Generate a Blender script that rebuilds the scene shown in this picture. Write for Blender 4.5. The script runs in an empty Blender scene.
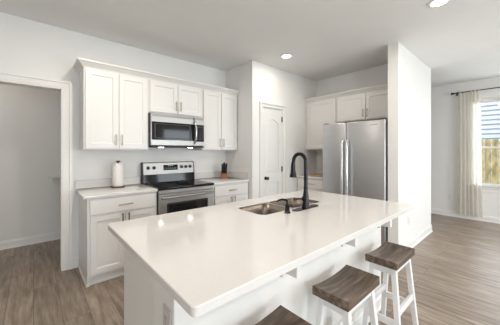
import bpy, bmesh, math, random
from mathutils import Vector, Matrix
random.seed(7)
PI = math.pi
SC = bpy.context.scene
COL = SC.collection

# ------------------------------------------------------------------ camera
cam_d = bpy.data.cameras.new('camera')
cam = bpy.data.objects.new('camera', cam_d); COL.objects.link(cam)
cam.location = (0, 0, 1.355)
cam.rotation_euler = (PI/2, 0, -0.722)
cam_d.sensor_width = 36.0
cam_d.lens = 245.72/500*36
cam_d.shift_y = -(162.5-151.24)/500
cam_d.clip_start = 0.02
SC.camera = cam

# ------------------------------------------------------------------ world, sun, exposure
W = bpy.data.worlds.new('sky'); SC.world = W; W.use_nodes = True
wn = W.node_tree.nodes; wl = W.node_tree.links
bg = wn['Background']
tc = wn.new('ShaderNodeTexCoord'); sep = wn.new('ShaderNodeSeparateXYZ')
wl.new(tc.outputs['Generated'], sep.inputs[0])
cr = wn.new('ShaderNodeValToRGB')
cr.color_ramp.elements[0].position = 0.0; cr.color_ramp.elements[0].color = (0.86, 0.90, 0.95, 1)
cr.color_ramp.elements[1].position = 0.7; cr.color_ramp.elements[1].color = (0.50, 0.66, 0.92, 1)
wl.new(sep.outputs['Z'], cr.inputs[0]); wl.new(cr.outputs[0], bg.inputs[0])
bg.inputs[1].default_value = 1.6

sun_d = bpy.data.lights.new('sun', 'SUN'); sun_d.energy = 2.6; sun_d.angle = 0.02; sun_d.color = (1, .95, .86)
sun = bpy.data.objects.new('sun', sun_d); COL.objects.link(sun)
sun.rotation_euler = Vector((0.50, 0.15, -0.85)).to_track_quat('-Z', 'Y').to_euler()

def area(name, loc, size, direction, power, color, shape='RECTANGLE'):
    l = bpy.data.lights.new(name, 'AREA'); l.shape = shape; l.size = size[0]; l.size_y = size[1]
    l.energy = power; l.color = color
    o = bpy.data.objects.new(name, l); COL.objects.link(o)
    o.location = loc; o.rotation_euler = Vector(direction).to_track_quat('-Z', 'Y').to_euler()
    return o
# daylight arriving through the windows behind the camera and through the dining window
DAY = (0.86, 0.94, 1.0)
WIN_Y = -3.2
FRONT_WINDOWS = [(-1.0, 0.2), (2.1, 3.3), (3.8, 5.0)]
for i, (a, b) in enumerate(FRONT_WINDOWS):
    area('window_daylight', ((a+b)/2, WIN_Y+0.02, 1.15), (b-a, 2.1), (0, 1, 0), (56, 50, 50)[i], DAY)
area('window_daylight', (6.50, 0.25, 1.5), (0.95, 1.6), (-1, 0, 0), 14, DAY)

SC.view_settings.view_transform = 'Standard'
SC.view_settings.look = 'None'
SC.view_settings.gamma = 1
SC.view_settings.use_curve_mapping = False
SC.view_settings.exposure = 0.05

# ------------------------------------------------------------------ materials
def mat(name, color, rough=0.5, metal=0.0, bump=None, vary=None, spec=None, emit=None, coat=0.0):
    m = bpy.data.materials.new(name); m.use_nodes = True
    N = m.node_tree.nodes; L = m.node_tree.links; b = N['Principled BSDF']
    b.inputs['Base Color'].default_value = (*color, 1)
    b.inputs['Roughness'].default_value = rough; b.inputs['Metallic'].default_value = metal
    if spec is not None: b.inputs['Specular IOR Level'].default_value = spec
    if coat: b.inputs['Coat Weight'].default_value = coat; b.inputs['Coat Roughness'].default_value = 0.05
    if emit: b.inputs['Emission Color'].default_value = (*color, 1); b.inputs['Emission Strength'].default_value = emit
    t = N.new('ShaderNodeTexCoord')
    if vary:                                   # (scale, amount, stretch)
        n = N.new('ShaderNodeTexNoise'); n.inputs['Scale'].default_value = vary[0]; n.inputs['Detail'].default_value = 4
        mp = N.new('ShaderNodeMapping'); mp.inputs['Scale'].default_value = vary[2] if len(vary) > 2 else (1, 1, 1)
        L.new(t.outputs['Object'], mp.inputs[0]); L.new(mp.outputs[0], n.inputs['Vector'])
        r = N.new('ShaderNodeValToRGB')
        lo = [max(0, c*(1-vary[1])) for c in color]; hi = [min(1, c*(1+vary[1])) for c in color]
        r.color_ramp.elements[0].position = .3; r.color_ramp.elements[0].color = (*lo, 1)
        r.color_ramp.elements[1].position = .7; r.color_ramp.elements[1].color = (*hi, 1)
        L.new(n.outputs['Fac'], r.inputs[0]); L.new(r.outputs[0], b.inputs['Base Color'])
    if bump:                                   # (scale, strength)
        n = N.new('ShaderNodeTexNoise'); n.inputs['Scale'].default_value = bump[0]; n.inputs['Detail'].default_value = 3
        mp = N.new('ShaderNodeMapping'); mp.inputs['Scale'].default_value = bump[2] if len(bump) > 2 else (1, 1, 1)
        L.new(t.outputs['Object'], mp.inputs[0]); L.new(mp.outputs[0], n.inputs['Vector'])
        bp = N.new('ShaderNodeBump'); bp.inputs['Strength'].default_value = bump[1]; bp.inputs['Distance'].default_value = .01
        L.new(n.outputs['Fac'], bp.inputs['Height']); L.new(bp.outputs[0], b.inputs['Normal'])
    return m

M = {}
M['wall'] = mat('wall_paint', (.83, .82, .80), .65, bump=(220, .05), vary=(3, .012))
M['ceiling'] = mat('ceiling_paint', (.82, .815, .80), .8, bump=(90, .18), vary=(4, .01))
M['trim'] = mat('trim_paint', (.84, .825, .80), .35, vary=(5, .01))
M['cab'] = mat('cabinet_paint', (.77, .757, .735), .35, vary=(4, .012))
M['island'] = mat('island_paint', (.80, .785, .755), .45, vary=(4, .012))
M['door'] = mat('door_paint', (.82, .81, .79), .35, vary=(5, .01))
M['stool_white'] = mat('white_stool_paint', (.82, .81, .80), .4, vary=(20, .03))
M['quartz'] = mat('white_quartz', (.73, .712, .692), .09, vary=(160, .03))
M['nickel'] = mat('brushed_nickel', (.46, .41, .35), .30, 1.0, vary=(60, .05))
M['bronze'] = mat('dark_bronze', (.26, .20, .14), .35, .9, vary=(60, .1))
M['black'] = mat('matte_black_metal', (.012, .012, .013), .35, .3, vary=(50, .2))
M['faucet'] = mat('polished_black', (.006, .006, .007), .22, 0, vary=(50, .2), spec=.35)
M['steel'] = mat('brushed_steel', (.40, .39, .38), .40, 1.0, vary=(6, .06, (1, 1, 60)), bump=(8, .03, (1, 1, 120)))
M['fridge_steel'] = mat('fridge_steel', (.53, .535, .545), .36, 1.0, vary=(5, .05, (1, 1, 40)), bump=(8, .03, (1, 1, 120)))
M['sink_steel'] = mat('sink_steel', (.20, .17, .145), .36, 1.0, vary=(12, .08))
M['chrome'] = mat('chrome', (.72, .72, .72), .25, 1.0, vary=(20, .02))
M['black_glass'] = mat('black_glass', (.006, .006, .007), .07, 0, vary=(10, .1), spec=.35)
M['black_plastic'] = mat('black_plastic', (.018, .018, .019), .4, vary=(60, .2))
M['dark_grey'] = mat('dark_grey_enamel', (.05, .05, .052), .4, vary=(40, .1))
M['white_plastic'] = mat('white_plastic', (.80, .79, .77), .4, vary=(20, .01))
M['grey_plastic'] = mat('grey_outlet_plastic', (.58, .54, .53), .45, vary=(20, .02))
M['paper'] = mat('paper_towel', (.86, .83, .80), .9, bump=(160, .5), vary=(50, .02))
M['block_wood'] = mat('knife_block_wood', (.30, .085, .035), .45, vary=(9, .3, (1, 1, 8)))
M['holder_wood'] = mat('paper_holder_wood', (.13, .055, .022), .45, vary=(12, .3, (8, 1, 1)))
M['board_wood'] = mat('cutting_board_wood', (.52, .33, .18), .45, vary=(9, .2, (10, 1, 1)))
M['ring_grey'] = mat('cooktop_ring', (.10, .10, .105), .25, vary=(30, .1))
M['lcd'] = mat('display_digits', (.45, .62, .62), .4, emit=.25)
M['lamp'] = mat('lamp_diffuser', (1, .96, .90), .4, emit=9)
M['mwlamp'] = mat('cooktop_lamp_diffuser', (1, .96, .90), .4, emit=14)
M['ext_ground'] = mat('garden_grass', (.20, .24, .08), .9, vary=(12, .4), bump=(50, .8))
M['siding'] = mat('painted_siding', (.74, .76, .84), .6, vary=(6, .03))
M['shingle'] = mat('roof_shingle', (.12, .12, .13), .8, vary=(30, .3))
M['fence'] = mat('fence_pine', (.62, .46, .22), .75, vary=(3, .5, (3, 4, 1.2)))

def glass_mat():
    m = bpy.data.materials.new('window_glass'); m.use_nodes = True
    N = m.node_tree.nodes; L = m.node_tree.links; N.remove(N['Principled BSDF'])
    tr = N.new('ShaderNodeBsdfTransparent'); tr.inputs[0].default_value = (.96, .98, .98, 1)
    gl = N.new('ShaderNodeBsdfGlossy'); gl.inputs['Roughness'].default_value = .02
    fr = N.new('ShaderNodeFresnel'); fr.inputs[0].default_value = 1.45
    mx = N.new('ShaderNodeMixShader')
    L.new(fr.outputs[0], mx.inputs[0]); L.new(tr.outputs[0], mx.inputs[1]); L.new(gl.outputs[0], mx.inputs[2])
    L.new(mx.outputs[0], N['Material Output'].inputs[0])
    return m
M['glass'] = glass_mat()

def curtain_mat():
    m = bpy.data.materials.new('sheer_linen'); m.use_nodes = True
    N = m.node_tree.nodes; L = m.node_tree.links; N.remove(N['Principled BSDF'])
    c = (.84, .80, .73, 1)
    df = N.new('ShaderNodeBsdfDiffuse'); df.inputs[0].default_value = c
    tl = N.new('ShaderNodeBsdfTranslucent'); tl.inputs[0].default_value = c
    tr = N.new('ShaderNodeBsdfTransparent'); tr.inputs[0].default_value = (1, 1, 1, 1)
    wv = N.new('ShaderNodeTexNoise'); wv.inputs['Scale'].default_value = 400
    t = N.new('ShaderNodeTexCoord'); L.new(t.outputs['Object'], wv.inputs['Vector'])
    mr = N.new('ShaderNodeMapRange'); mr.inputs['To Min'].default_value = .12; mr.inputs['To Max'].default_value = .45
    L.new(wv.outputs['Fac'], mr.inputs['Value'])
    a = N.new('ShaderNodeMixShader'); a.inputs[0].default_value = .45
    L.new(df.outputs[0], a.inputs[1]); L.new(tl.outputs[0], a.inputs[2])
    b = N.new('ShaderNodeMixShader'); L.new(mr.outputs[0], b.inputs[0]); L.new(a.outputs[0], b.inputs[1]); L.new(tr.outputs[0], b.inputs[2])
    L.new(b.outputs[0], N['Material Output'].inputs[0])
    return m
M['curtain'] = curtain_mat()

def floor_mat():
    m = bpy.data.materials.new('vinyl_plank'); m.use_nodes = True
    N = m.node_tree.nodes; L = m.node_tree.links; b = N['Principled BSDF']
    t = N.new('ShaderNodeTexCoord'); sp = N.new('ShaderNodeSeparateXYZ'); cb = N.new('ShaderNodeCombineXYZ')
    L.new(t.outputs['Object'], sp.inputs[0]); L.new(sp.outputs['Y'], cb.inputs['X']); L.new(sp.outputs['X'], cb.inputs['Y'])
    br = N.new('ShaderNodeTexBrick'); L.new(cb.outputs[0], br.inputs['Vector'])
    br.offset = .37; br.inputs['Scale'].default_value = 1; br.inputs['Brick Width'].default_value = 1.22
    br.inputs['Row Height'].default_value = .18; br.inputs['Mortar Size'].default_value = .0022; br.inputs['Mortar Smooth'].default_value = .3
    br.inputs['Color1'].default_value = (0, 0, 0, 1); br.inputs['Color2'].default_value = (1, 1, 1, 1); br.inputs['Mortar'].default_value = (.4, .4, .4, 1)
    nz = N.new('ShaderNodeTexNoise'); mp = N.new('ShaderNodeMapping'); mp.inputs['Scale'].default_value = (1.9, 17, 1)
    # shift the grain for every plank
    sh = N.new('ShaderNodeVectorMath'); sh.operation = 'MULTIPLY_ADD'; sh.inputs[1].default_value = (7, 3, 0)
    L.new(br.outputs['Color'], sh.inputs[0]); L.new(cb.outputs[0], sh.inputs[2]); L.new(sh.outputs[0], mp.inputs[0])
    L.new(mp.outputs[0], nz.inputs['Vector']); nz.inputs['Scale'].default_value = 1.6; nz.inputs['Detail'].default_value = 7; nz.inputs['Roughness'].default_value = .62
    r1 = N.new('ShaderNodeValToRGB'); e = r1.color_ramp.elements
    e[0].position = .30; e[0].color = (.150, .108, .078, 1); e[1].position = .72; e[1].color = (.43, .355, .29, 1)
    k = r1.color_ramp.elements.new(.5); k.color = (.285, .222, .172, 1)
    L.new(nz.outputs['Fac'], r1.inputs[0])
    hs = N.new('ShaderNodeHueSaturation'); L.new(r1.outputs[0], hs.inputs['Color'])
    mr = N.new('ShaderNodeMapRange'); mr.inputs['To Min'].default_value = .86; mr.inputs['To Max'].default_value = 1.12
    L.new(br.outputs['Color'], mr.inputs['Value']); L.new(mr.outputs[0], hs.inputs['Value'])
    mx = N.new('ShaderNodeMix'); mx.data_type = 'RGBA'; mx.inputs['B'].default_value = (.10, .08, .062, 1)
    L.new(br.outputs['Fac'], mx.inputs['Factor']); L.new(hs.outputs[0], mx.inputs['A']); L.new(mx.outputs['Result'], b.inputs['Base Color'])
    b.inputs['Roughness'].default_value = .36
    bp = N.new('ShaderNodeBump'); bp.inputs['Strength'].default_value = .12; bp.inputs['Distance'].default_value = .004
    L.new(nz.outputs['Fac'], bp.inputs['Height']); L.new(bp.outputs[0], b.inputs['Normal'])
    return m
M['floor'] = floor_mat()

def seat_mat():
    m = bpy.data.materials.new('weathered_walnut'); m.use_nodes = True
    N = m.node_tree.nodes; L = m.node_tree.links; b = N['Principled BSDF']
    t = N.new('ShaderNodeTexCoord'); mp = N.new('ShaderNodeMapping'); mp.inputs['Scale'].default_value = (2.2, 26, 26)
    oi = N.new('ShaderNodeObjectInfo'); ad = N.new('ShaderNodeVectorMath'); ad.operation = 'ADD'
    L.new(t.outputs['Object'], ad.inputs[0]); L.new(oi.outputs['Random'], ad.inputs[1]); L.new(ad.outputs[0], mp.inputs[0])
    nz = N.new('ShaderNodeTexNoise'); nz.inputs['Scale'].default_value = 1.5; nz.inputs['Detail'].default_value = 8; nz.inputs['Distortion'].default_value = .5
    L.new(mp.outputs[0], nz.inputs['Vector'])
    r = N.new('ShaderNodeValToRGB'); e = r.color_ramp.elements
    e[0].position = .30; e[0].color = (.035, .022, .014, 1); e[1].position = .75; e[1].color = (.26, .19, .14, 1)
    k = r.color_ramp.elements.new(.52); k.color = (.125, .085, .058, 1)
    L.new(nz.outputs['Fac'], r.inputs[0]); L.new(r.outputs[0], b.inputs['Base Color'])
    b.inputs['Roughness'].default_value = .42
    bp = N.new('ShaderNodeBump'); bp.inputs['Strength'].default_value = .25; bp.inputs['Distance'].default_value = .004
    L.new(nz.outputs['Fac'], bp.inputs['Height']); L.new(bp.outputs[0], b.inputs['Normal'])
    return m
M['seat'] = seat_mat()

# ------------------------------------------------------------------ mesh builder
class MB:
    def __init__(s): s.bm = bmesh.new()
    def box(s, x0, x1, y0, y1, z0, z1, bevel=0.0, seg=1):
        r = bmesh.ops.create_cube(s.bm, size=1.0)
        vs = r['verts']
        for v in vs:
            v.co = Vector((x0+(v.co.x+.5)*(x1-x0), y0+(v.co.y+.5)*(y1-y0), z0+(v.co.z+.5)*(z1-z0)))
        if bevel > 0:
            es = list({e for v in vs for e in v.link_edges})
            bmesh.ops.bevel(s.bm, geom=es, offset=bevel, segments=seg, affect='EDGES', profile=.5)
        return s
    def loft(s, rings, cap=True, closed=False):
        R = [[s.bm.verts.new(p) for p in ring] for ring in rings]
        n = len(R[0])
        rng = range(len(R) if closed else len(R)-1)
        for i in rng:
            a, b = R[i], R[(i+1) % len(R)]
            for j in range(n): s.bm.faces.new((a[j], a[(j+1) % n], b[(j+1) % n], b[j]))
        if cap and not closed:
            s.bm.faces.new(list(reversed(R[0]))); s.bm.faces.new(R[-1])
        return s
    def tube(s, pts, rad, seg=12, cap=True):
        pts = [Vector(p) for p in pts]
        rads = rad if isinstance(rad, (list, tuple)) else [rad]*len(pts)
        rings = []; prev = None
        for i, p in enumerate(pts):
            if i == 0: d = pts[1]-p
            elif i == len(pts)-1: d = p-pts[i-1]
            else: d = (pts[i+1]-p).normalized()+(p-pts[i-1]).normalized()
            d.normalize()
            if prev is None:
                u = d.orthogonal().normalized()
            else:
                u = (prev-d*prev.dot(d)).normalized()
            prev = u; w = d.cross(u)
            rings.append([p+(u*math.cos(2*PI*k/seg)+w*math.sin(2*PI*k/seg))*rads[i] for k in range(seg)])
        return s.loft(rings, cap)
    def lathe(s, prof, c=(0, 0, 0), seg=24, axis='z'):
        rings = []
        for r, z in prof:
            ring = []
            for k in range(seg):
                a = 2*PI*k/seg; x, y = r*math.cos(a), r*math.sin(a)
                p = (x, y, z) if axis == 'z' else ((x, -z, y) if axis == 'y' else (z, x, y))
                ring.append(Vector(p)+Vector(c))
            rings.append(ring)
        return s.loft(rings)
    def beam(s, p0, p1, w, d, up=(0, 1, 0)):
        p0, p1 = Vector(p0), Vector(p1)
        u = Vector((1, 0, 0)); v = Vector((0, 1, 0))
        if abs((p1-p0).normalized().z) < .5:
            v = Vector((0, 0, 1)); u = (p1-p0).normalized().cross(v).normalized()
        r = []
        for p in (p0, p1): r.append([p-u*w/2-v*d/2, p+u*w/2-v*d/2, p+u*w/2+v*d/2, p-u*w/2+v*d/2])
        return s.loft(r)
    def slab(s, outer, holes, a0, a1, axis='z'):
        """outline with holes, extruded; axis z: (x,y), axis y: (x,z), axis x: (y,z)"""
        def P(p, h):
            if axis == 'z': return (p[0], p[1], h)
            if axis == 'y': return (p[0], h, p[1])
            return (h, p[0], p[1])
        for h in (a0, a1):
            es = []
            for loop in [outer]+holes:
                vs = [s.bm.verts.new(P(p, h)) for p in loop]
                for i in range(len(vs)): es.append(s.bm.edges.new((vs[i], vs[(i+1) % len(vs)])))
            bmesh.ops.triangle_fill(s.bm, edges=es, use_beauty=True)
        for loop in [outer]+holes:
            a = [s.bm.verts.new(P(p, a0)) for p in loop]; b = [s.bm.verts.new(P(p, a1)) for p in loop]
            for i in range(len(loop)):
                j = (i+1) % len(loop); s.bm.faces.new((a[i], a[j], b[j], b[i]))
        bmesh.ops.remove_doubles(s.bm, verts=s.bm.verts[:], dist=1e-5)
        return s
    def build(s, name, material, parent=None, smooth=False, loc=None):
        bmesh.ops.recalc_face_normals(s.bm, faces=s.bm.faces[:])
        me = bpy.data.meshes.new(name); s.bm.to_mesh(me); s.bm.free()
        me.materials.append(material)
        if smooth:
            for p in me.polygons: p.use_smooth = True
            try: me.set_sharp_from_angle(angle=math.radians(38))
            except Exception: pass
        o = bpy.data.objects.new(name, me); COL.objects.link(o)
        if parent: o.parent = parent
        if loc: o.location = loc
        return o

def rrect(x0, x1, y0, y1, r, n=5):
    pts = []
    for cx, cy, a in ((x1-r, y1-r, 0), (x0+r, y1-r, 90), (x0+r, y0+r, 180), (x1-r, y0+r, 270)):
        for k in range(n+1):
            t = math.radians(a+90*k/n); pts.append((cx+r*math.cos(t), cy+r*math.sin(t)))
    return pts
def rect(x0, x1, y0, y1): return [(x0, y0), (x1, y0), (x1, y1), (x0, y1)]

def empty(name, label, cat, loc=(0, 0, 0), rz=0, group=None):
    o = bpy.data.objects.new(name, None); COL.objects.link(o); o.empty_display_size = .1
    o.location = loc; o.rotation_euler = (0, 0, rz)
    return tag(o, label, cat, group)
def tag(o, label, cat, group=None):
    o['label'] = label; o['category'] = cat
    if group: o['group'] = group
    return o
def struct(o, label, cat):
    o['kind'] = 'structure'; o['label'] = label; o['category'] = cat
    return o
def copy_tree(o, parent=None):
    c = o.copy(); COL.objects.link(c)
    if parent: c.parent = parent
    for ch in [x for x in bpy.data.objects if x.parent == o and x is not c]: copy_tree(ch, c)
    return c

# ------------------------------------------------------------------ key dimensions
H = 2.752
YB = 3.505       # range wall
XP = 2.52        # pantry side wall
YP = 2.808       # pantry front wall
XF = 4.242       # refrigerator wall
XR = 6.54        # dining window wall
CT = 0.914

# ------------------------------------------------------------------ structure
struct(MB().box(-1.8, 6.7, -3.35, 5.0, -.1, 0).build('floor', M['floor']), 'grey brown wood-look plank floor', 'floor')
struct(MB().box(-1.8, 6.7, -3.35, 5.0, H, H+.12).build('ceiling', M['ceiling']), 'flat white painted ceiling', 'ceiling')
OX0, OX1, OZ = -0.80, 0.246, 2.068
outer = [(-1.8, 0), (OX0, 0), (OX0, OZ), (OX1, OZ), (OX1, 0), (6.54, 0), (6.54, H), (-1.8, H)]
struct(MB().slab(outer, [], YB, YB+.12, 'y').build('wall_back', M['wall']), 'off-white wall behind the range with a cased opening', 'wall')
DX0, DX1, DZ = 2.727, 3.225, 2.075
outer = [(XP, 0), (DX0, 0), (DX0, DZ), (DX1, DZ), (DX1, 0), (XF+.12, 0), (XF+.12, H), (XP, H)]
struct(MB().slab(outer, [], YP, YP+.12, 'y').build('wall_pantry', M['wall']), 'white wall with the pantry door', 'wall')
struct(MB().box(XP, XP+.12, YP+.12, YB, 0, H).build('wall_side', M['wall']), 'short wall at the right end of the range counter', 'wall')
struct(MB().box(XF, XF+.12, 1.226, YP, 0, H).build('wall_alcove', M['wall']), 'wall behind the refrigerator', 'wall')
struct(MB().box(3.486, 5.058, 1.098, 1.226, 0, H, .003).build('wall_center', M['wall']), 'white stub wall to the right of the refrigerator', 'wall')
WY0, WY1, WZ0, WZ1 = -.25, .75, .66, 2.38
struct(MB().slab(rect(-3.35, 5.0, 0, H), [rect(WY0, WY1, WZ0, WZ1)], XR, XR+.14, 'x').build('wall_right', M['wall']), 'far wall with the dining window', 'wall')
struct(MB().slab(rect(-1.8, XR, 0, H), [rect(a, b, .08, 2.3) for a, b in FRONT_WINDOWS], WIN_Y-.14, WIN_Y, 'y').build('wall_front', M['wall']), 'wall behind the camera with windows', 'wall')
struct(MB().box(-1.92, -1.8, -3.35, 5.0, 0, H).build('wall_left', M['wall']), 'plain left wall', 'wall')
struct(MB().box(-1.8, 1.2, 4.8, 4.92, 0, H).build('wall_hall', M['wall']), 'back wall of the hall beyond the opening', 'wall')
struct(MB().box(1.2, 1.32, 3.625, 4.92, 0, H).build('wall_hall_side', M['wall']), 'side wall of the hall', 'wall')

# baseboards: stepped profile along straight runs
def baseboard(mb, x0, y0, x1, y1, nx, ny, h=.115, t=.014):
    """run from (x0,y0) to (x1,y1); (nx,ny) points into the room"""
    d = Vector((x1-x0, y1-y0, 0)); rings = []
    prof = [(0, 0), (t+.010, 0), (t+.010, .016), (t, .024), (t, h-.022), (t-.006, h-.012), (t-.008, h), (0, h)]
    for b in ((x0, y0), (x1, y1)):
        rings.append([(b[0]+nx*o, b[1]+ny*o, z) for o, z in prof])
    mb.loft(rings)
b = MB(); baseboard(b, 3.486, 1.098, 5.058, 1.098, 0, -1); baseboard(b, 3.486, 1.09, 3.486, 1.226, -1, 0); baseboard(b, 5.058, 1.09, 5.058, 1.226, 1, 0)
struct(b.build('baseboard_center', M['trim']), 'white baseboard around the stub wall', 'baseboard')
b = MB(); baseboard(b, XR, -3.2, XR, 3.5, -1, 0); struct(b.build('baseboard_right', M['trim']), 'white baseboard under the dining window', 'baseboard')
b = MB(); baseboard(b, .325, YB, .398, YB, 0, -1); struct(b.build('baseboard_back', M['trim']), 'short baseboard beside the base cabinet', 'baseboard')
b = MB(); baseboard(b, -1.8, 4.8, 1.2, 4.8, 0, -1); struct(b.build('baseboard_hall', M['trim']), 'white baseboard in the hall', 'baseboard')
b = MB(); baseboard(b, 2.525, YP, 2.66, YP, 0, -1); baseboard(b, 3.29, YP, 3.62, YP, 0, -1); struct(b.build('baseboard_pantry', M['trim']), 'baseboard either side of the pantry door', 'baseboard')

# cased opening to the hall: head, side casings, jamb liner
t = MB()
cw = .088
def casing(mb, a, c, z, w, y0, y1, o=0, i=0):
    mb.slab([(a-w+o, 0), (a-w+o, z+w-o), (c+w-o, z+w-o), (c+w-o, 0), (c+i, 0), (c+i, z+i), (a-i, z+i), (a-i, 0)], [], y0, y1, 'y')
casing(t, OX0, OX1, OZ, cw, YB-.016, YB, 0, -.004); casing(t, OX0, OX1, OZ, cw, YB-.030, YB-.0155, 0, .062); casing(t, OX0, OX1, OZ, cw, YB-.021, YB-.0155, .03, .010)
t.box(OX1-.012, OX1, YB-.012, YB+.13, 0, OZ); t.box(OX0, OX0+.012, YB-.012, YB+.13, 0, OZ); t.box(OX0, OX1, YB-.012, YB+.13, OZ-.012, OZ)
struct(t.build('trim_1', M['trim']), 'white casing around the opening to the hall', 'door casing')

# pantry door
t = MB(); c2 = .062
casing(t, DX0, DX1, DZ, c2, YP-.014, YP, 0, -.005); casing(t, DX0, DX1, DZ, c2, YP-.028, YP-.0135, 0, .044)
t.box(DX0, DX0+.010, YP, YP+.12, 0, DZ); t.box(DX1-.010, DX1, YP, YP+.12, 0, DZ); t.box(DX0, DX1, YP, YP+.12, DZ-.010, DZ)
struct(t.build('trim_2', M['trim']), 'white casing around the pantry door', 'door casing')

def arch_panel(x0, x1, z0, z1, rise, n=14):
    pts = [(x0, z0), (x1, z0), (x1, z1)]
    for k in range(1, n):
        u = k/n; pts.append((x1+(x0-x1)*u, z1+rise*math.sin(PI*u)**.85))
    return pts+[(x0, z1)]
def inset_poly(pts, d):
    cx = sum(p[0] for p in pts)/len(pts); cz = sum(p[1] for p in pts)/len(pts)
    xs = [p[0] for p in pts]; zs = [p[1] for p in pts]
    sx = 1-2*d/(max(xs)-min(xs)); sz = 1-2*d/(max(zs)-min(zs))
    mx = (max(xs)+min(xs))/2; mz = (max(zs)+min(zs))/2
    return [(mx+(p[0]-mx)*sx, mz+(p[1]-mz)*sz) for p in pts]
sx0, sx1, sy = DX0+.013, DX1-.013, YP+.008
up = arch_panel(sx0+.085, sx1-.085, .99, 1.80, .085); lo = rect(sx0+.085, sx1-.085, .20, .84)
d = MB(); d.slab(rect(sx0, sx1, .012, DZ-.013), [up, lo], sy, sy+.016, 'y'); d.box(sx0, sx1, sy+.016, sy+.035, .012, DZ-.013)
for p in (up, lo):
    a, bq = inset_poly(p, .004), inset_poly(p, .03)
    d.loft([[(q[0], sy+.016, q[1]) for q in a], [(q[0], sy+.003, q[1]) for q in bq]])
door = struct(d.build('door_1', M['door']), 'narrow white pantry door with an arched upper panel', 'door')
kx, kz = 2.815, .918
k = MB(); k.lathe([(.0, .0), (.028, .0), (.028, .006), (.010, .010), (.010, .032), (.020, .036), (.027, .048), (.026, .058), (.016, .066), (.0, .067)], (kx, sy, kz), 20, 'y')
o = k.build('door_knob', M['black'], door, True); o['label'] = 'round black knob'
for hz in (1.90, 1.05, .25):
    k = MB(); k.tube([(DX1-.012, sy-.006, hz-.045), (DX1-.012, sy-.006, hz+.045)], .0075, 10); k.box(DX1-.026, DX1-.004, sy-.004, sy+.002, hz-.044, hz+.044)
    o = k.build('hinge', M['black'], door); o['label'] = 'black hinge'

# dining window: frame, sashes, panes, stool and apron
def window(name, label, a0, a1, z0, z1, wall, t, axis, glass=True):
    """axis 'x': window lies in a wall of constant x; wall = inner face, +t outwards"""
    s = 1 if t > 0 else -1
    def bx(m, u0, u1, d0, d1, w0, w1, bv=.002):
        lo_, hi_ = sorted((wall+s*d0, wall+s*d1))
        if axis == 'x': m.box(lo_, hi_, u0, u1, w0, w1, bv)
        else: m.box(u0, u1, lo_, hi_, w0, w1, bv)
    zm = (z0+z1)/2-.09
    m = MB()
    for u0, u1 in ((a0, a0+.035), (a1-.035, a1)): bx(m, u0, u1, .05, .135, z0, z1)
    bx(m, a0, a1, .05, .135, z1-.035, z1); bx(m, a0, a1, .05, .135, z0, z0+.035)
    f = struct(m.build(name, M['trim']), label, 'window')
    for nm, d0, zz0, zz1 in (('lower_sash', .065, z0+.035, zm+.02), ('upper_sash', .098, zm-.02, z1-.035)):
        m = MB()
        for u0, u1 in ((a0+.035, a0+.07), (a1-.07, a1-.035)): bx(m, u0, u1, d0, d0+.03, zz0, zz1)
        bx(m, a0+.035, a1-.035, d0, d0+.03, zz0, zz0+.04); bx(m, a0+.035, a1-.035, d0, d0+.03, zz1-.04, zz1)
        sa = m.build(nm, M['trim'], f)
        m = MB(); bx(m, a0+.068, a1-.068, d0+.013, d0+.018, zz0+.038, zz1-.038, 0); m.build('pane', M['glass'], sa)
    m = MB(); bx(m, a0-.04, a1+.04, -.035, .0, z0-.022, z0, .004); bx(m, a0, a1, .0, .05, z0-.022, z0); m.build('sill', M['trim'], f)
    if z0 > .3: m = MB(); bx(m, a0-.02, a1+.02, -.014, 0, z0-.09, z0-.022); m.build('apron', M['trim'], f)
    return f
window('window_1', 'white double-hung dining window', WY0, WY1, WZ0, WZ1, XR, .14, 'x')
for i, (a, bq) in enumerate(FRONT_WINDOWS):
    window('window_%d' % (i+2), 'white double-hung window behind the camera', a, bq, .08, 2.3, WIN_Y, -.14, 'y')

# ------------------------------------------------------------------ cabinets
def shaker(parent, name, x0, x1, z0, z1, rail=.056, slab=False, m='cab'):
    b = MB(); y0, y1 = -.020, -.001
    if slab:
        b.box(x0, x1, y0, y1, z0, z1, .003)
    else:
        ring = [rect(x0+rail, x1-rail, z0+rail, z1-rail)]
        b.slab(rect(x0+.002, x1-.002, z0+.002, z1-.002), ring, y0, y1, 'y')
        r0, r1 = rect(x0+rail-.001, x1-rail+.001, z0+rail-.001, z1-rail+.001), rect(x0+rail+.007, x1-rail-.007, z0+rail+.007, z1-rail-.007)
        b.loft([[(p[0], y0+.002, p[1]) for p in r0], [(p[0], y0+.0095, p[1]) for p in r1]], cap=False)
        b.box(x0+rail-.01, x1-rail+.01, y0+.0095, y1, z0+rail-.01, z1-rail+.01)
    return b.build(name, M[m], parent)
def pull(parent, x, z, vertical=True, L=.13, material='nickel'):
    b = MB(); h = L/2; y = -.020
    p = (lambda t: (x, y-.030, z+t)) if vertical else (lambda t: (x+t, y-.030, z))
    q = (lambda t, d: (x, y-d, z+t)) if vertical else (lambda t, d: (x+t, y-d, z))
    b.tube([p(-h), p(h)], .0065, 10)
    for s in (-1, 1): b.tube([q(s*(h-.018), 0), q(s*(h-.018), .030)], .005, 8)
    o = b.build('handle', M[material], parent, True); o['label'] = 'slim metal bar pull'
    return o
def upper(name, label, loc, rz, w, z0, z1, depth, doors, hz='bottom', group=None, m='cab'):
    r = empty(name, label, 'cabinet', loc, rz, group)
    b = MB()
    b.box(0, w, .018, depth, z0, z1, .001); b.box(0, w, 0, .018, z0, z1, .001)
    b.build('carcass', M[m], r)
    n = len(doors)
    for i, (a, c) in enumerate(doors):
        dz0, dz1 = z0+.014, z1-.020
        dr = shaker(r, 'door', a, c, dz0, dz1, m=m)
        if n == 1: side = c-.028 if hz == 'right' else None
        else: side = (c-.028) if i == 0 else (a+.028)
        if side is not None: pull(dr, side, dz0+.10, True, .125)
    return r
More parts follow.
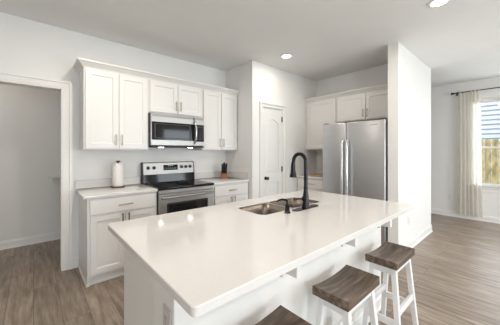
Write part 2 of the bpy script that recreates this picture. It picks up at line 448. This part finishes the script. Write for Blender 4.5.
def base(name, label, loc, rz, w, depth, toe=.088, m='cab', left_skin=False, doors=2):
    r = empty(name, label, 'cabinet', loc, rz)
    top = CT-.030
    b = MB(); b.box(0, w, .0, depth, toe, top, .001)
    if left_skin: b.box(0, .02, .004, depth, 0, toe+.01)
    b.build('carcass', M[m], r)
    b = MB(); b.box(.02 if left_skin else 0, w, .040 if left_skin else .05, .055 if left_skin else .065, 0, toe)
    if left_skin:
        b.box(0, w, .022, .040, 0, .022, .003); b.box(-.012, 0, .002, depth, 0, .022, .003)
    b.build('toe_kick', M[m], r)
    dr = shaker(r, 'drawer', .022, w-.022, .715, top-.022, slab=True, m=m); pull(dr, w/2, .79, False, .14)
    if doors == 2:
        mid = w/2
        for i, (a, c) in enumerate(((.022, mid-.003), (mid+.003, w-.022))):
            dd = shaker(r, 'door', a, c, toe+.024, .70, m=m); pull(dd, (c-.028) if i == 0 else (a+.028), .64, True, .11, 'bronze' if left_skin else 'nickel')
    else:
        dd = shaker(r, 'door', .022, w-.022, toe+.024, .70, m=m); pull(dd, w-.05, .64, True, .11)
    return r
YU = YB-.325
def dpair(w, e=.014): return [(e, w/2-.0035), (w/2+.0035, w-e)]
upper('wall_cabinet', 'tall white two-door wall cabinet above the paper towel holder', (.404, YU, 0), 0, .684, 1.372, 2.275, .325, dpair(.684), group=None)
upper('wall_cabinet', 'short white two-door wall cabinet above the microwave', (1.090, YU, 0), 0, .772, 1.846, 2.275, .325, dpair(.772))
upper('wall_cabinet', 'tall white two-door wall cabinet above the knife block', (1.864, YU, 0), 0, .652, 1.372, 2.275, .325, dpair(.652))
upper('wall_cabinet', 'tall white single-door wall cabinet left of the refrigerator', (3.90, 2.805, 0), -PI/2, .627, 1.385, 2.275, .342, [(.035, .614)], 'none')
upper('wall_cabinet', 'short white two-door wall cabinet above the refrigerator', (3.90, 2.176, 0), -PI/2, .948, 1.842, 2.275, .342, [(.014, .490), (.498, .933)])
base('base_cabinet', 'white base cabinet at the left end under the paper towels', (.400, 2.900, 0), 0, .688, .603, left_skin=True)
base('base_cabinet', 'white base cabinet between the range and the side wall', (1.866, 2.900, 0), 0, .652, .603, .1)
base('base_cabinet', 'white base cabinet left of the refrigerator', (3.630, 2.805, 0), -PI/2, .640, .610, .1, doors=1)

def crown(name, path, label):
    """path: list of (x,y,ox,oy): ox,oy = outward multipliers"""
    prof = [(0, 0), (.006, 0), (.010, .012), (.016, .016), (.046, .048), (.054, .050), (.060, .060), (.060, .070), (0, .070)]
    b = MB(); b.loft([[(x+ox*o, y+oy*o, 2.268+z) for o, z in prof] for x, y, ox, oy in path])
    return tag(b.build(name, M['cab']), label, 'molding')
crown('crown_molding', [(.403, YB-.001, -1, 0), (.403, YU-.001, -1, -1), (XP-.002, YU-.001, 0, -1)], 'white crown molding along the tops of the range wall cabinets')
crown('crown_molding', [(3.899, YP-.002, -1, 0), (3.899, 1.229, -1, 0)], 'white crown molding along the tops of the refrigerator wall cabinets')

# countertops
def counter(name, label, parts, bevel=.004):
    b = MB()
    for p in parts: b.box(*p, bevel, 2)
    return tag(b.build(name, M['quartz'], None, True), label, 'countertop')
counter('countertop', 'white quartz countertop left of the range under the paper towels', [(.362, 1.090, 2.872, YB-.002, CT-.030, CT)])
counter('countertop', 'white quartz countertop right of the range under the knife block', [(1.866, XP-.003, 2.872, YB-.002, CT-.030, CT)])
counter('countertop', 'white quartz countertop left of the refrigerator', [(3.600, XF-.002, 2.170, YP-.003, CT-.030, CT)])
def splash(label, parts):
    b = MB()
    for p in parts: b.box(*p, .003)
    return tag(b.build('backsplash', M['quartz']), label, 'backsplash')
splash('low white backsplash strip behind the paper towels', [(.362, 1.090, YB-.022, YB-.001, CT+.001, CT+.10)])
splash('low white backsplash strip around the knife block corner', [(1.866, XP-.003, YB-.022, YB-.001, CT+.001, CT+.10), (XP-.023, XP-.002, 2.876, YB-.022, CT+.001, CT+.10)])
splash('low white backsplash strip on the counter beside the refrigerator', [(XF-.022, XF-.001, 2.172, YP-.003, CT+.001, CT+.10)])

# ------------------------------------------------------------------ range
def ring(b, x, y, r, w, z, n=40):
    b.loft([[(x+q*math.cos(2*PI*k/n), y+q*math.sin(2*PI*k/n), h) for q, h in ((r-w, z), (r+w, z), (r+w, z+.0006), (r-w, z+.0006))] for k in range(n)], closed=True)
R = empty('electric_range', 'stainless freestanding electric range with black glass cooktop', 'stove', (1.095, 2.868, 0))
rw = .766
MB().box(.002, rw-.002, .03, .632, .03, .895, .003).build('body', M['dark_grey'], R)
b = MB(); b.box(-.001, rw+.001, -.012, .575, .893, .922, .006, 2); ct = b.build('cooktop', M['black_glass'], R, True)
b = MB(); b.box(.008, rw-.008, -.002, .57, .9215, .9235, .0008)
b.build('cooktop_rim', M['black_glass'], R)
for bx_, by_, br_ in ((.19, .13, .105), (.57, .14, .085), (.20, .42, .085), (.56, .42, .105)):
    b = MB(); ring(b, bx_, by_, br_, .0022, .924); ring(b, bx_, by_, br_*.55, .0014, .924); b.build('burner_ring', M['ring_grey'], ct)
# back guard: sloped face, black lower part, steel upper panel
b = MB(); sec = [(.545, .90), (.632, .90), (.632, 1.195), (.590, 1.195), (.575, 1.180), (.553, .985)]
b.loft([[(x, y, z) for y, z in sec] for x in (.004, rw-.004)]); bgd = b.build('back_guard', M['black_glass'], R)
b = MB(); sec = [(.5465, 1.035), (.556, 1.033), (.572, 1.180), (.588, 1.190), (.634, 1.192), (.634, 1.200), (.586, 1.200), (.567, 1.188)]
b.loft([[(x, y, z) for y, z in sec] for x in (.010, rw-.010)]); cp = b.build('control_panel', M['steel'], R, True)
for x in (0.0, rw-.010):
    b = MB(); sec = [(.535, .90), (.636, .90), (.636, 1.203), (.585, 1.203), (.560, 1.19), (.540, 1.02)]
    b.loft([[(xx, y, z) for y, z in sec] for xx in (x, x+.010)]); b.build('end_cap', M['black_plastic'], R)
def face(z): return .5465+(z-1.035)*(.567-.5465)/.153    # y of the control face
b = MB(); b.loft([[(x, face(z)-o, z) for z, o in ((1.085, .0015), (1.085, -.004), (1.160, -.004), (1.160, .0015))] for x in (.285, .500)]); dsp = b.build('display', M['black_glass'], R)
b = None; rnd = random.Random(3)
for row, z in enumerate((1.100, 1.114, 1.143)):
    for i in range(7):
        if row == 2 and i not in (2, 3, 4): continue
        x = .300+i*.027
        MB().box(x, x+(.012 if row < 2 else .018), face(z)-.0052, face(z)-.0038, z, z+(.004 if row < 2 else .010)).build('display_mark', M['lcd'], dsp)
for x in (.075, .155, .560, .630, .700):
    z = 1.125; b = MB(); b.lathe([(0, 0), (.024, 0), (.024, .004), (.019, .006), (.017, .024), (.0, .025)], (x, face(z), z), 20, 'y')
    b.box(x-.003, x+.003, face(z)-.030, face(z)-.022, z-.017, z+.017, .001)
    b.build('knob', M['black_plastic'], R, True)
# front: steel trim, oven door, window, handle, drawer
b = MB(); b.box(.004, rw-.004, .0, .03, .845, .892, .004); b.build('front_trim', M['steel'], R)
b = MB(); b.slab(rect(.004, rw-.004, .235, .842), [rrect(.105, rw-.105, .330, .725, .012)], -.010, .028, 'y'); od = b.build('oven_door', M['steel'], R)
b = MB(); b.box(.09, rw-.09, -.006, .026, .32, .738, .004); gw = b.build('oven_glass', M['black_glass'], od); gw['label'] = 'dark oven window'
b = MB(); b.slab(rrect(.100, rw-.100, .325, .731, .014), [rrect(.122, rw-.122, .345, .709, .012)], -.014, -.008, 'y'); b.build('window_border', M['black_plastic'], od)
b = MB(); b.tube([(.035, -.012, .800), (.04, -.045, .803), (.12, -.058, .805), (rw/2, -.066, .806), (rw-.12, -.058, .805), (rw-.04, -.045, .803), (rw-.035, -.012, .800)], [.012, .014, .0135, .0135, .0135, .014, .012], 12)
b.build('handle', M['steel'], od, True)
b = MB(); b.box(.004, rw-.004, -.008, .028, .06, .228, .006); b.build('drawer', M['steel'], R)
b = MB(); b.box(.02, rw-.02, .04, .06, 0, .06); b.build('toe_kick', M['black_plastic'], R)

# ------------------------------------------------------------------ microwave
mw = empty('microwave_oven', 'stainless over-the-range microwave with black glass door', 'microwave', (1.092, 3.105, 1.418))
ww, hh = .758, .420
MB().box(.002, ww-.002, .028, .395, .0, hh-.002, .003).build('body', M['dark_grey'], mw)
b = MB(); b.box(.0, .590, -.004, .027, .012, .085, .004); b.box(.0, .590, -.004, .027, hh-.112, hh-.004, .004); b.box(0, .012, -.003, .027, .08, hh-.10, .002)
dr = b.build('door', M['steel'], mw)
b = MB(); b.box(.010, .590, -.002, .026, .083, hh-.110, .002); w_ = b.build('door_glass', M['black_glass'], dr); w_['label'] = 'black glass window'
b = MB(); b.slab(rect(.045, .545, .100, hh-.128), [rrect(.060, .530, .110, hh-.138, .01)], -.0035, -.0015, 'y'); b.build('window_border', M['black_plastic'], dr)
for z0_, z1_ in ((.012, .075), (hh-.112, hh-.004)): MB().box(.593, ww, -.004, .027, z0_, z1_, .004).build('panel_trim', M['steel'], mw)
b = MB(); b.box(.593, ww-.003, -.002, .027, .077, hh-.114, .002); cp = b.build('control_panel', M['black_glass'], mw)
b = MB()
for r_ in range(6):
    for c_ in range(3): MB().box(.640+c_*.038, .662+c_*.038, -.0032, -.0018, .100+r_*.030, .108+r_*.030).build('button', M['ring_grey'], cp)
b = MB(); b.box(.640, .740, -.0035, -.0018, hh-.150, hh-.128); b.build('clock', M['black_plastic'], cp)
b = MB(); n = 12; pts = []
for i in range(n+1):
    u = i/n; pts.append((.602, -.006-.050*math.sin(PI*u)**.6, .045+u*(hh-.10)))
b.tube(pts, .013, 12); h_ = b.build('handle', M['chrome'], dr, True); h_['label'] = 'curved chrome handle'
b = MB(); b.box(.01, ww-.01, -.002, .39, -.012, .0, .003)
for i in range(16): b.box(.06+i*.04, .085+i*.04, .04, .33, -.0135, -.011)
b.build('bottom_grille', M['black_plastic'], mw)
for x in (.145, .560):
    b = MB(); b.box(x-.028, x+.028, .015, .062, -.0165, -.0115, .002); o = b.build('cooktop_lamp', M['mwlamp'], mw); o['label'] = 'small lit lamp lens'
b = MB()
for i in range(3): b.box(.02, ww-.02, -.0055, -.003, hh-.022-i*.009, hh-.018-i*.009)
b.build('vent_slots', M['dark_grey'], mw)

# ------------------------------------------------------------------ refrigerator
fr = empty('refrigerator', 'stainless side-by-side refrigerator beside the stub wall', 'refrigerator', (3.440, 2.168, 0), -PI/2)
fw, fh, fs = .930, 1.778, .392
MB().box(.004, fw-.004, .072, .760, .02, fh-.012, .004).build('cabinet', M['dark_grey'], fr)
for nm, x0, x1 in (('freezer_door', .002, fs-.003), ('fresh_food_door', fs+.003, fw-.002)):
    b = MB(); b.box(x0, x1, .0, .066, .055, fh, .012, 3); dd = b.build(nm, M['fridge_steel'], fr, True)
    x = x1-.034 if nm == 'freezer_door' else x0+.034
    b = MB(); pts = [(x, .0, .58), (x, -.035, .60), (x, -.050, .66), (x, -.055, 1.05), (x, -.050, 1.44), (x, -.035, 1.50), (x, .0, 1.52)]
    b.tube(pts, [.015, .018, .019, .019, .019, .018, .015], 12); hd = b.build('handle', M['chrome'], dd, True); hd['label'] = 'long vertical steel bar handle'
    if nm == 'fresh_food_door':
        b = MB(); xx = x1-.195
        for i in range(9):
            hgt = (.015, .009, .011, .009, .013, .009, .009, .015, .013)[i]
            b.box(xx+i*.011, xx+i*.011+.0075, -.0015, .0005, fh-.070, fh-.070+hgt)
        o = b.build('badge', M['dark_grey'], dd); o['label'] = 'small dark lettering badge'
for x in (.05, fw-.05):
    b = MB(); b.box(x-.035, x+.035, .010, .11, fh-.012, fh+.012, .004); b.build('hinge_cover', M['dark_grey'], fr)
b = MB(); b.box(.01, fw-.01, .03, .07, .0, .052); b.build('base_grille', M['black_plastic'], fr)

# ------------------------------------------------------------------ kitchen island
IX0, IX1, IY0, IY1 = .336, 2.359, .622, 1.698
isl = empty('kitchen_island', 'long white kitchen island cabinet carrying the quartz top', 'kitchen island', (0, 0, 0))
top = CT-.030
b = MB(); b.slab(rect(.416, 2.285, 1.06, 1.64), [rect(1.165, 1.935, 1.17, 1.585)], .10, top-.001, 'z'); b.box(.44, 2.275, 1.08, 1.60, 0, .10)
b.build('body', M['island'], isl)
b = MB(); b.box(.386, 2.295, .86, 1.06, 0, top-.001, .003); kw = b.build('knee_wall', M['island'], isl)
b = MB(); baseboard(b, .386, .86, 2.295, .86, 0, -1); baseboard(b, .386, .852, .386, 1.06, -1, 0); baseboard(b, 2.295, .852, 2.295, 1.06, 1, 0); b.build('base_molding', M['island'], isl)
# cabinet fronts on the working side
wsp = [.44, .82, 1.20, 1.90, 2.275]
for i in range(4):
    hld = bpy.data.objects.new('x', None); 
    bpy.data.objects.remove(hld)
    a, c = wsp[i]+.004, wsp[i+1]-.004
    m = MB(); m.slab(rect(a, c, .12, .86), [rect(a+.056, c-.056, .176, .804)], 1.641, 1.660, 'y'); m.box(a+.05, c-.05, 1.641, 1.650, .17, .81)
    dd = m.build('door', M['island'], isl)
    m = MB(); m.tube([(c-.03, 1.688, .66), (c-.03, 1.688, .79)], .006, 10)
    for z in (.68, .77): m.tube([(c-.03, 1.66, z), (c-.03, 1.688, z)], .005, 8)
    m.build('handle', M['nickel'], dd, True)
# under-counter supports
for x in (.902, 1.474, 2.045):
    b = MB(); b.box(x, x+.035, .70, .861, .770, top-.001, .003); b.box(x-.020, x-.008, .77, .861, .755, top-.001, .002); b.box(x-.010, x+.002, .80, .861, .775, top-.001)
    b.build('bracket', M['island'], isl)
# outlet on the left end
def outlet(parent, name, m, place, lab=None, toplevel=None):
    """place(u, d, w): u along the wall, d out of it, w up, centred on the plate"""
    def bx(mb, u0, u1, d0, d1, w0, w1, bv=0):
        a, c = place(u0, d0, w0), place(u1, d1, w1)
        x0, x1 = sorted((a[0], c[0])); y0, y1 = sorted((a[1], c[1])); z0, z1 = sorted((a[2], c[2]))
        mb.box(x0, x1, y0, y1, z0, z1, bv)
    mb = MB(); bx(mb, -.036, .036, 0, .005, -.058, .058, .002); p = mb.build(name, M[m], parent)
    for w in (-.020, .020):
        mb = MB(); bx(mb, -.017, .017, .0045, .0075, w-.014, w+.014, .002); s_ = mb.build('socket', M[m], p)
        mb = MB(); bx(mb, -.008, -.005, .007, .0079, w-.003, w+.006); bx(mb, .005, .008, .007, .0079, w-.003, w+.006); bx(mb, -.002, .002, .007, .0079, w-.010, w-.006); mb.build('slots', M['dark_grey'], s_)
    if toplevel: tag(p, toplevel, 'outlet')
    elif lab: p['label'] = lab
    return p
outlet(isl, 'outlet', 'grey_plastic', lambda u, d, w: (.3855-d, .915+u, .700+w), 'grey electrical outlet on the island end')
outlet(None, 'wall_outlet', 'white_plastic', lambda u, d, w: (3.88+u, 1.0975-d, .40+w), None, 'white electrical outlet low on the stub wall')
outlet(None, 'wall_outlet', 'white_plastic', lambda u, d, w: (XR-.0005-d, 1.10+u, .42+w), None, 'white electrical outlet low on the wall left of the curtain')
outlet(None, 'wall_outlet', 'white_plastic', lambda u, d, w: (XF-.0005-d, 2.28+u, 1.13+w), None, 'white electrical outlet above the counter beside the refrigerator')

# island countertop with the sink cutout
SX0, SX1, SY0, SY1 = 1.180, 1.915, 1.205, 1.515
b = MB()
def loops(e): return rrect(IX0+e, IX1-e, IY0+e, IY1-e, .018), rrect(SX0-e, SX1+e, SY0-e, SY1+e, .055)
for zz, e in ((CT, .003), (top, 0)):
    es = []
    for loop in loops(e):
        vs = [b.bm.verts.new((p[0], p[1], zz)) for p in loop]
        for q in range(len(vs)): es.append(b.bm.edges.new((vs[q], vs[(q+1) % len(vs)])))
    bmesh.ops.triangle_fill(b.bm, edges=es, use_beauty=True)
for w_ in (0, 1):
    b.loft([[(p[0], p[1], zz) for p in loops(e)[w_]] for zz, e in ((top, 0), (CT-.003, 0), (CT, .003))], cap=False)
bmesh.ops.remove_doubles(b.bm, verts=b.bm.verts[:], dist=1e-5)
it = b.build('countertop', M['quartz'], None)
tag(it, 'large white quartz island countertop with an undermount sink cutout', 'countertop')

# sink
sk = empty('kitchen_sink', 'double bowl stainless undermount sink in the island', 'sink', (0, 0, 0))
div = 1.512
RZ_ = CT-.004
fl = MB(); fl.slab(rrect(SX0+.0005, SX1-.0005, SY0+.0005, SY1-.0005, .055), [rrect(SX0+.007, div-.011, SY0+.007, SY1-.007, .055), rrect(div+.011, SX1-.007, SY0+.007, SY1-.007, .055)], RZ_-.004, RZ_, 'z')
o = fl.build('rim', M['steel'], sk); o['label'] = 'bright steel rim and divider'
for x0, x1 in ((SX0+.007, div-.011), (div+.011, SX1-.007)):
    b = MB(); y0, y1 = SY0+.007, SY1-.007; rings = []
    for ins, z, r in ((0, RZ_-.003, .055), (.004, top-.10, .055), (.008, top-.165, .055), (.020, top-.183, .05), (.040, top-.190, .04)):
        rings.append([(p[0], p[1], z) for p in rrect(x0+ins, x1-ins, y0+ins, y1-ins, r, 6)])
    R_ = [[b.bm.verts.new(p) for p in rg] for rg in rings]
    for i in range(len(R_)-1):
        for j in range(len(R_[0])): b.bm.faces.new((R_[i][j], R_[i][(j+1) % len(R_[0])], R_[i+1][(j+1) % len(R_[0])], R_[i+1][j]))
    b.bm.faces.new(R_[-1])
    bowl = b.build('bowl', M['sink_steel'], sk, True)
    so = bowl.modifiers.new('thickness', 'SOLIDIFY'); so.thickness = .0015; so.offset = 0
    cx, cy = (x0+x1)/2, (y0+y1)/2
    b = MB(); b.lathe([(0, 0), (.042, 0), (.044, .002), (.040, .004), (.028, .001), (.026, .003), (.0, .003)], (cx, cy, top-.1885), 24)
    b.build('strainer', M['chrome'], bowl, True)

# faucet
FX, FY = 1.582, 1.143
fc = empty('kitchen_faucet', 'tall black gooseneck pull-down faucet beside the island sink', 'faucet', (FX, FY, CT))
b = MB(); b.slab(rrect(-.150, .150, -.028, .028, .027, 8), [], 0, .007, 'z'); b.build('deck_plate', M['faucet'], fc, True)
b = MB(); b.lathe([(0, .007), (.029, .007), (.028, .02), (.0235, .06), (.0225, .10), (.018, .125), (.015, .15), (.0, .15)], (0, 0, 0), 24); b.build('body', M['faucet'], fc, True)
fdx, fdy = -.15, .989
pts = [(0, 0, .14), (0, 0, .22), (0, 0, .33)]; ra = .054
for k in range(1, 13):
    a = PI*k/12; u = ra-ra*math.cos(a); pts.append((u*fdx, u*fdy, .358+ra*1.15*math.sin(a)))
u = ra*2; pts.append((u*fdx*1.02, u*fdy*1.02, .325))
b = MB(); b.tube(pts, .0145, 16); b.build('spout', M['faucet'], fc, True)
b = MB()
for z in (.150, .225): MB().lathe([(0, z), (.0175, z), (.018, z+.004), (.0175, z+.010), (0, z+.010)], (0, 0, 0), 20).build('collar', M['faucet'], fc, True)
b = MB(); b.lathe([(0, .350), (.016, .350), (.018, .325), (.020, .28), (.027, .246), (.027, .232), (.0, .231)], (u*fdx*1.03, u*fdy*1.03, 0), 20); b.build('spray_head', M['faucet'], fc, True)
b = MB(); b.tube([(-.018, 0, .075), (-.034, 0, .078)], .017, 16); b.tube([(-.03, 0, .078), (-.08, .004, .082), (-.135, .010, .080)], [.0075, .0065, .0055], 10); b.build('lever', M['faucet'], fc, True)
# soap dispenser
sd = empty('soap_dispenser', 'small black soap dispenser pump left of the faucet', 'soap dispenser', (1.362, 1.142, CT))
b = MB(); b.lathe([(0, 0), (.023, 0), (.023, .006), (.017, .012), (.0155, .05), (.018, .054), (.018, .064), (0, .065)], (0, 0, 0), 20); b.build('body', M['faucet'], sd, True)
b = MB(); b.tube([(0, 0, .06), (0, 0, .085), (-.008, .012, .093), (-.022, .034, .094), (-.034, .055, .086), (-.038, .062, .076)], [.009, .009, .0085, .0075, .0065, .006], 12); b.build('nozzle', M['faucet'], sd, True)

# ------------------------------------------------------------------ bar stools
def make_stool():
    r = empty('bar_stool', 'stool', 'stool', (0, 0, 0), 0, 'saddle-seat stools along the island')
    L_, D_, T_, Z_ = .380, .207, .045, .617
    b = MB(); n = 20; m = 6; rings = []
    for i in range(n+1):
        u = -1+2*i/n; dip = .013*(1-u*u)**1.0
        zt = Z_-dip+.004*abs(u)**3; zb = Z_-T_
        x = u*L_/2
        rg = [(x, -D_/2, zb), (x, D_/2, zb)]+[(x, D_/2-D_*k/m, zt) for k in range(m+1)]
        rings.append(rg)
    b.loft(rings); s_ = b.build('seat', M['seat'], r)
    bv = s_.modifiers.new('edge', 'BEVEL'); bv.width = .003; bv.segments = 2; bv.limit_method = 'ANGLE'; bv.angle_limit = math.radians(40)
    tx, ty, bx_, by_ = .138, .068, .180, .118
    for sx in (-1, 1):
        for sy_ in (-1, 1):
            b = MB(); b.beam((sx*bx_, sy_*by_, 0), (sx*tx, sy_*ty, Z_-T_+.0), .033, .030); b.build('leg', M['stool_white'], r)
    def at(z): f = z/(Z_-T_); return bx_+(tx-bx_)*f, by_+(ty-by_)*f
    for sx in (-1, 1):
        x, y = at(.20); b = MB(); b.box(sx*x-.011, sx*x+.011, -y+.012, y-.012, .180, .225, .002); b.build('stretcher', M['stool_white'], r)
        x, y = at(.53); b = MB(); b.box(sx*x-.010, sx*x+.010, -y+.012, y-.012, .515, .568, .002); b.build('apron', M['stool_white'], r)
    for sy_ in (-1, 1):
        x, y = at(.27); b = MB(); b.box(-x+.012, x-.012, sy_*y-.011, sy_*y+.011, .250, .292, .002); b.build('stretcher', M['stool_white'], r)
        x, y = at(.53); b = MB(); b.box(-x+.012, x-.012, sy_*y-.010, sy_*y+.010, .525, .568, .002); b.build('apron', M['stool_white'], r)
    return r
st = make_stool()
spots = [(.697, .684, 0, 'nearest wood-topped white stool, mostly cut off by the bottom edge'),
         (1.335, .682, 0, 'middle wood-topped white stool of the three at the island'),
         (1.972, .674, 0, 'farthest wood-topped white stool, at the island end by the stub wall')]
for i, (x, y, a, lab) in enumerate(spots):
    o = st if i == 0 else copy_tree(st)
    o.location = (x, y, 0); o.rotation_euler = (0, 0, a); o['label'] = lab

# ------------------------------------------------------------------ counter items
pt = empty('paper_towel_holder', 'white paper towel roll on a dark wooden stand', 'paper towel holder', (.780, 3.345, CT))
b = MB(); b.lathe([(0, 0), (.078, 0), (.080, .004), (.078, .014), (.0, .014)], (0, 0, 0), 32); b.build('base', M['holder_wood'], pt, True)
b = MB(); b.lathe([(0, .014), (.008, .014), (.008, .300), (0, .300)], (0, 0, 0), 12); b.build('rod', M['holder_wood'], pt, True)
b = MB(); b.lathe([(0, .298), (.010, .298), (.012, .303), (.024, .310), (.027, .317), (.020, .324), (0, .326)], (0, 0, 0), 20); b.build('finial', M['holder_wood'], pt, True)
b = MB(); b.lathe([(.020, .015), (.062, .015), (.0635, .018), (.0635, .290), (.062, .293), (.020, .293)], (0, 0, 0), 40); b.build('towel_roll', M['paper'], pt, True)

kb = empty('knife_block', 'small reddish wooden block holding black-handled knives', 'knife block', (2.345, 3.305, CT), -.5)
b = MB(); sec = [(-.055, 0), (.055, 0), (.070, .105), (-.035, .075)]
b.loft([[(x, y, z) for y, z in sec] for x in (-.048, .048)]); b.build('block', M['block_wood'], kb)
rnd = random.Random(5)
for i in range(3):
    for j in range(2):
        x = -.030+i*.030; y0 = -.015+j*.040; z0 = .083+j*.012; L_ = (.150, .115)[(i+j) % 2]+rnd.random()*.02
        d_ = Vector((0, -.28, .96)).normalized(); p0 = Vector((x, y0, z0)); 
        b = MB(); b.tube([p0, p0+d_*.012, p0+d_*(L_*.5), p0+d_*L_], [.011, .0135, .0125, .0145], 8); b.build('knife_handle', M['black_plastic'], kb, True)

cbd = MB().box(3.70, 3.98, 2.32, 2.66, CT+.001, CT+.019, .004, 2).build('cutting_board', M['board_wood'])
tag(cbd, 'light brown wooden board lying on the counter left of the refrigerator', 'cutting board')

# ------------------------------------------------------------------ ceiling downlights
LP = 15
def downlight(x, y, lab, power):
    r = empty('recessed_light', lab, 'ceiling light', (x, y, H), 0, 'recessed ceiling lights')
    b = MB(); n = 32
    prof = [(.062, -.001), (.086, -.001), (.088, -.005), (.080, -.009), (.064, -.006)]
    b.loft([[(q*math.cos(2*PI*k/n), q*math.sin(2*PI*k/n), z) for q, z in prof] for k in range(n)], closed=True); b.build('trim_ring', M['white_plastic'], r, True)
    b = MB(); b.lathe([(0, -.001), (.064, -.001), (.064, -.0045), (0, -.0055)], (0, 0, 0), 32); b.build('diffuser', M['lamp'], r, True)
    area('downlight', (x, y, H-.02), (.13, .13), (0, 0, -1), power, (1, .90, .79), 'DISK')
downlight(2.784, 2.351, 'round recessed ceiling light near the refrigerator and pantry', 5)
downlight(2.848, .557, 'round recessed ceiling light at the top edge near the stub wall', 10)
downlight(.60, 2.20, 'unseen recessed light added as fill above the left base cabinet', LP)  # this and the next four are added out of view as fill light
downlight(.60, .50, 'unseen recessed light added as fill over the near end of the island', 9)
downlight(.60, -1.60, 'recessed light added as fill behind the camera on the left', LP)
downlight(2.85, -1.60, 'recessed light added as fill behind the camera in the middle', LP)
downlight(5.20, -1.60, 'recessed light added as fill behind the camera by the dining window', LP)

downlight(-.55, 4.15, 'unseen recessed light added to brighten the hall beyond the opening', 4)  # added out of view, only to lift the dark hall
# ------------------------------------------------------------------ hall ledge
b = MB(); b.box(.16, .62, 4.62, 4.799, .955, .975, .003); b.box(.20, .215, 4.66, 4.799, .90, .955); b.box(.56, .575, 4.66, 4.799, .90, .955)
tag(b.build('wall_shelf', M['trim']), 'small pale ledge on the hall wall at the opening edge', 'shelf')

# ------------------------------------------------------------------ curtain
RX, RZ = XR-.085, 2.535
rd = empty('curtain_rod', 'black metal curtain rod above the dining window', 'curtain rod', (RX, 0, RZ))
b = MB(); b.tube([(0, 1.00, 0), (0, -.60, 0)], .009, 12); b.build('rod', M['black'], rd, True)
for s in (1, -1):
    y = 1.00 if s > 0 else -.60
    b = MB(); b.tube([(0, y, 0), (0, y+s*.012, 0), (0, y+s*.022, 0), (0, y+s*.06, 0)], [.012, .016, .016, .028], 14); b.build('finial', M['black'], rd, True)
    b = MB(); yy = y-s*.03; b.box(.0, .084, yy-.006, yy+.006, -.006, .006); b.box(.078, .085, yy-.02, yy+.02, -.04, .03, .002); b.build('bracket', M['black'], rd)
def curtain(y0t, y1t, y0b, y1b, folds, seed, lab):
    rn = random.Random(seed); b = MB(); nu, nv = folds*14, 26; grid = []
    ph = [rn.uniform(-.5, .5) for _ in range(folds+2)]
    for j in range(nv+1):
        v = j/nv; row = []
        z = RZ+.02-v*(RZ+.02-.085)
        for i in range(nu+1):
            u = i/nu; q = u*folds; k = int(q); w_ = ph[k]*(1-(q-k))+ph[k+1]*(q-k)
            amp = .018+.016*v+.008*math.sin(5*u+seed)
            x = RX+amp*math.sin(2*PI*q+w_*2*v)*(.7+.3*math.cos(9*u))
            y = (y0t+(y1t-y0t)*u)*(1-v**.8)+(y0b+(y1b-y0b)*u)*v**.8 + .006*math.sin(4*PI*q+w_)
            row.append(b.bm.verts.new((x, y, z)))
        grid.append(row)
    for j in range(nv):
        for i in range(nu): b.bm.faces.new((grid[j][i], grid[j][i+1], grid[j+1][i+1], grid[j+1][i]))
    o = b.build('curtain', M['curtain'], None, True); return tag(o, lab, 'curtain')
curtain(.955, .625, .955, .590, 6, 3, 'sheer beige floor-length curtain at the left side of the dining window')

# ------------------------------------------------------------------ outside
struct(MB().box(6.7, 30, -14, 14, -.30, -.20).build('ground', M['ext_ground']), 'grass outside the window', 'ground')
struct(MB().box(-14, 6.7, -20, -3.36, -.30, -.20).build('ground', M['ext_ground']), 'grass behind the camera', 'ground')
fn = empty('wooden_fence', 'golden pine picket fence outside the window', 'fence', (9.6, 0, -.2))
b = MB(); rn = random.Random(2)
y = -5.0
while y < 4.0:
    h = 1.88+rn.uniform(-.012, .012); w_ = .138
    b.slab([(y, 0), (y+w_, 0), (y+w_, h-.03), (y+w_-.03, h), (y+.03, h), (y, h-.03)], [], 0, .018, 'x'); y += w_+.016
b.build('pickets', M['fence'], fn)
for z in (.3, 1.0, 1.6): MB().box(.018, .056, -5, 4, z, z+.09).build('rail', M['fence'], fn)
for y in (-4.5, -2.1, .3, 2.7): MB().box(.018, .107, y, y+.09, 0, 1.85).build('post', M['fence'], fn)
nh = empty('neighbor_house', 'pale lap-sided neighboring house behind the fence', 'house', (12.5, 0, -.2))
b = MB(); z = 0
while z < 5.0:
    b.loft([[(-.050, yy, z), (.05, yy, z), (.05, yy, z+.172), (-.004, yy, z+.172)] for yy in (-8, 7)]); z += .170
b.box(.05, 3.0, -8, 7, 0, 5.1)
b.build('siding', M['siding'], nh)
b = MB(); b.loft([[(-.5, yy, 5.05), (3.5, yy, 6.6), (3.5, yy, 6.75), (-.5, yy, 5.2)] for yy in (-8.4, 7.4)]); b.build('roof', M['shingle'], nh)
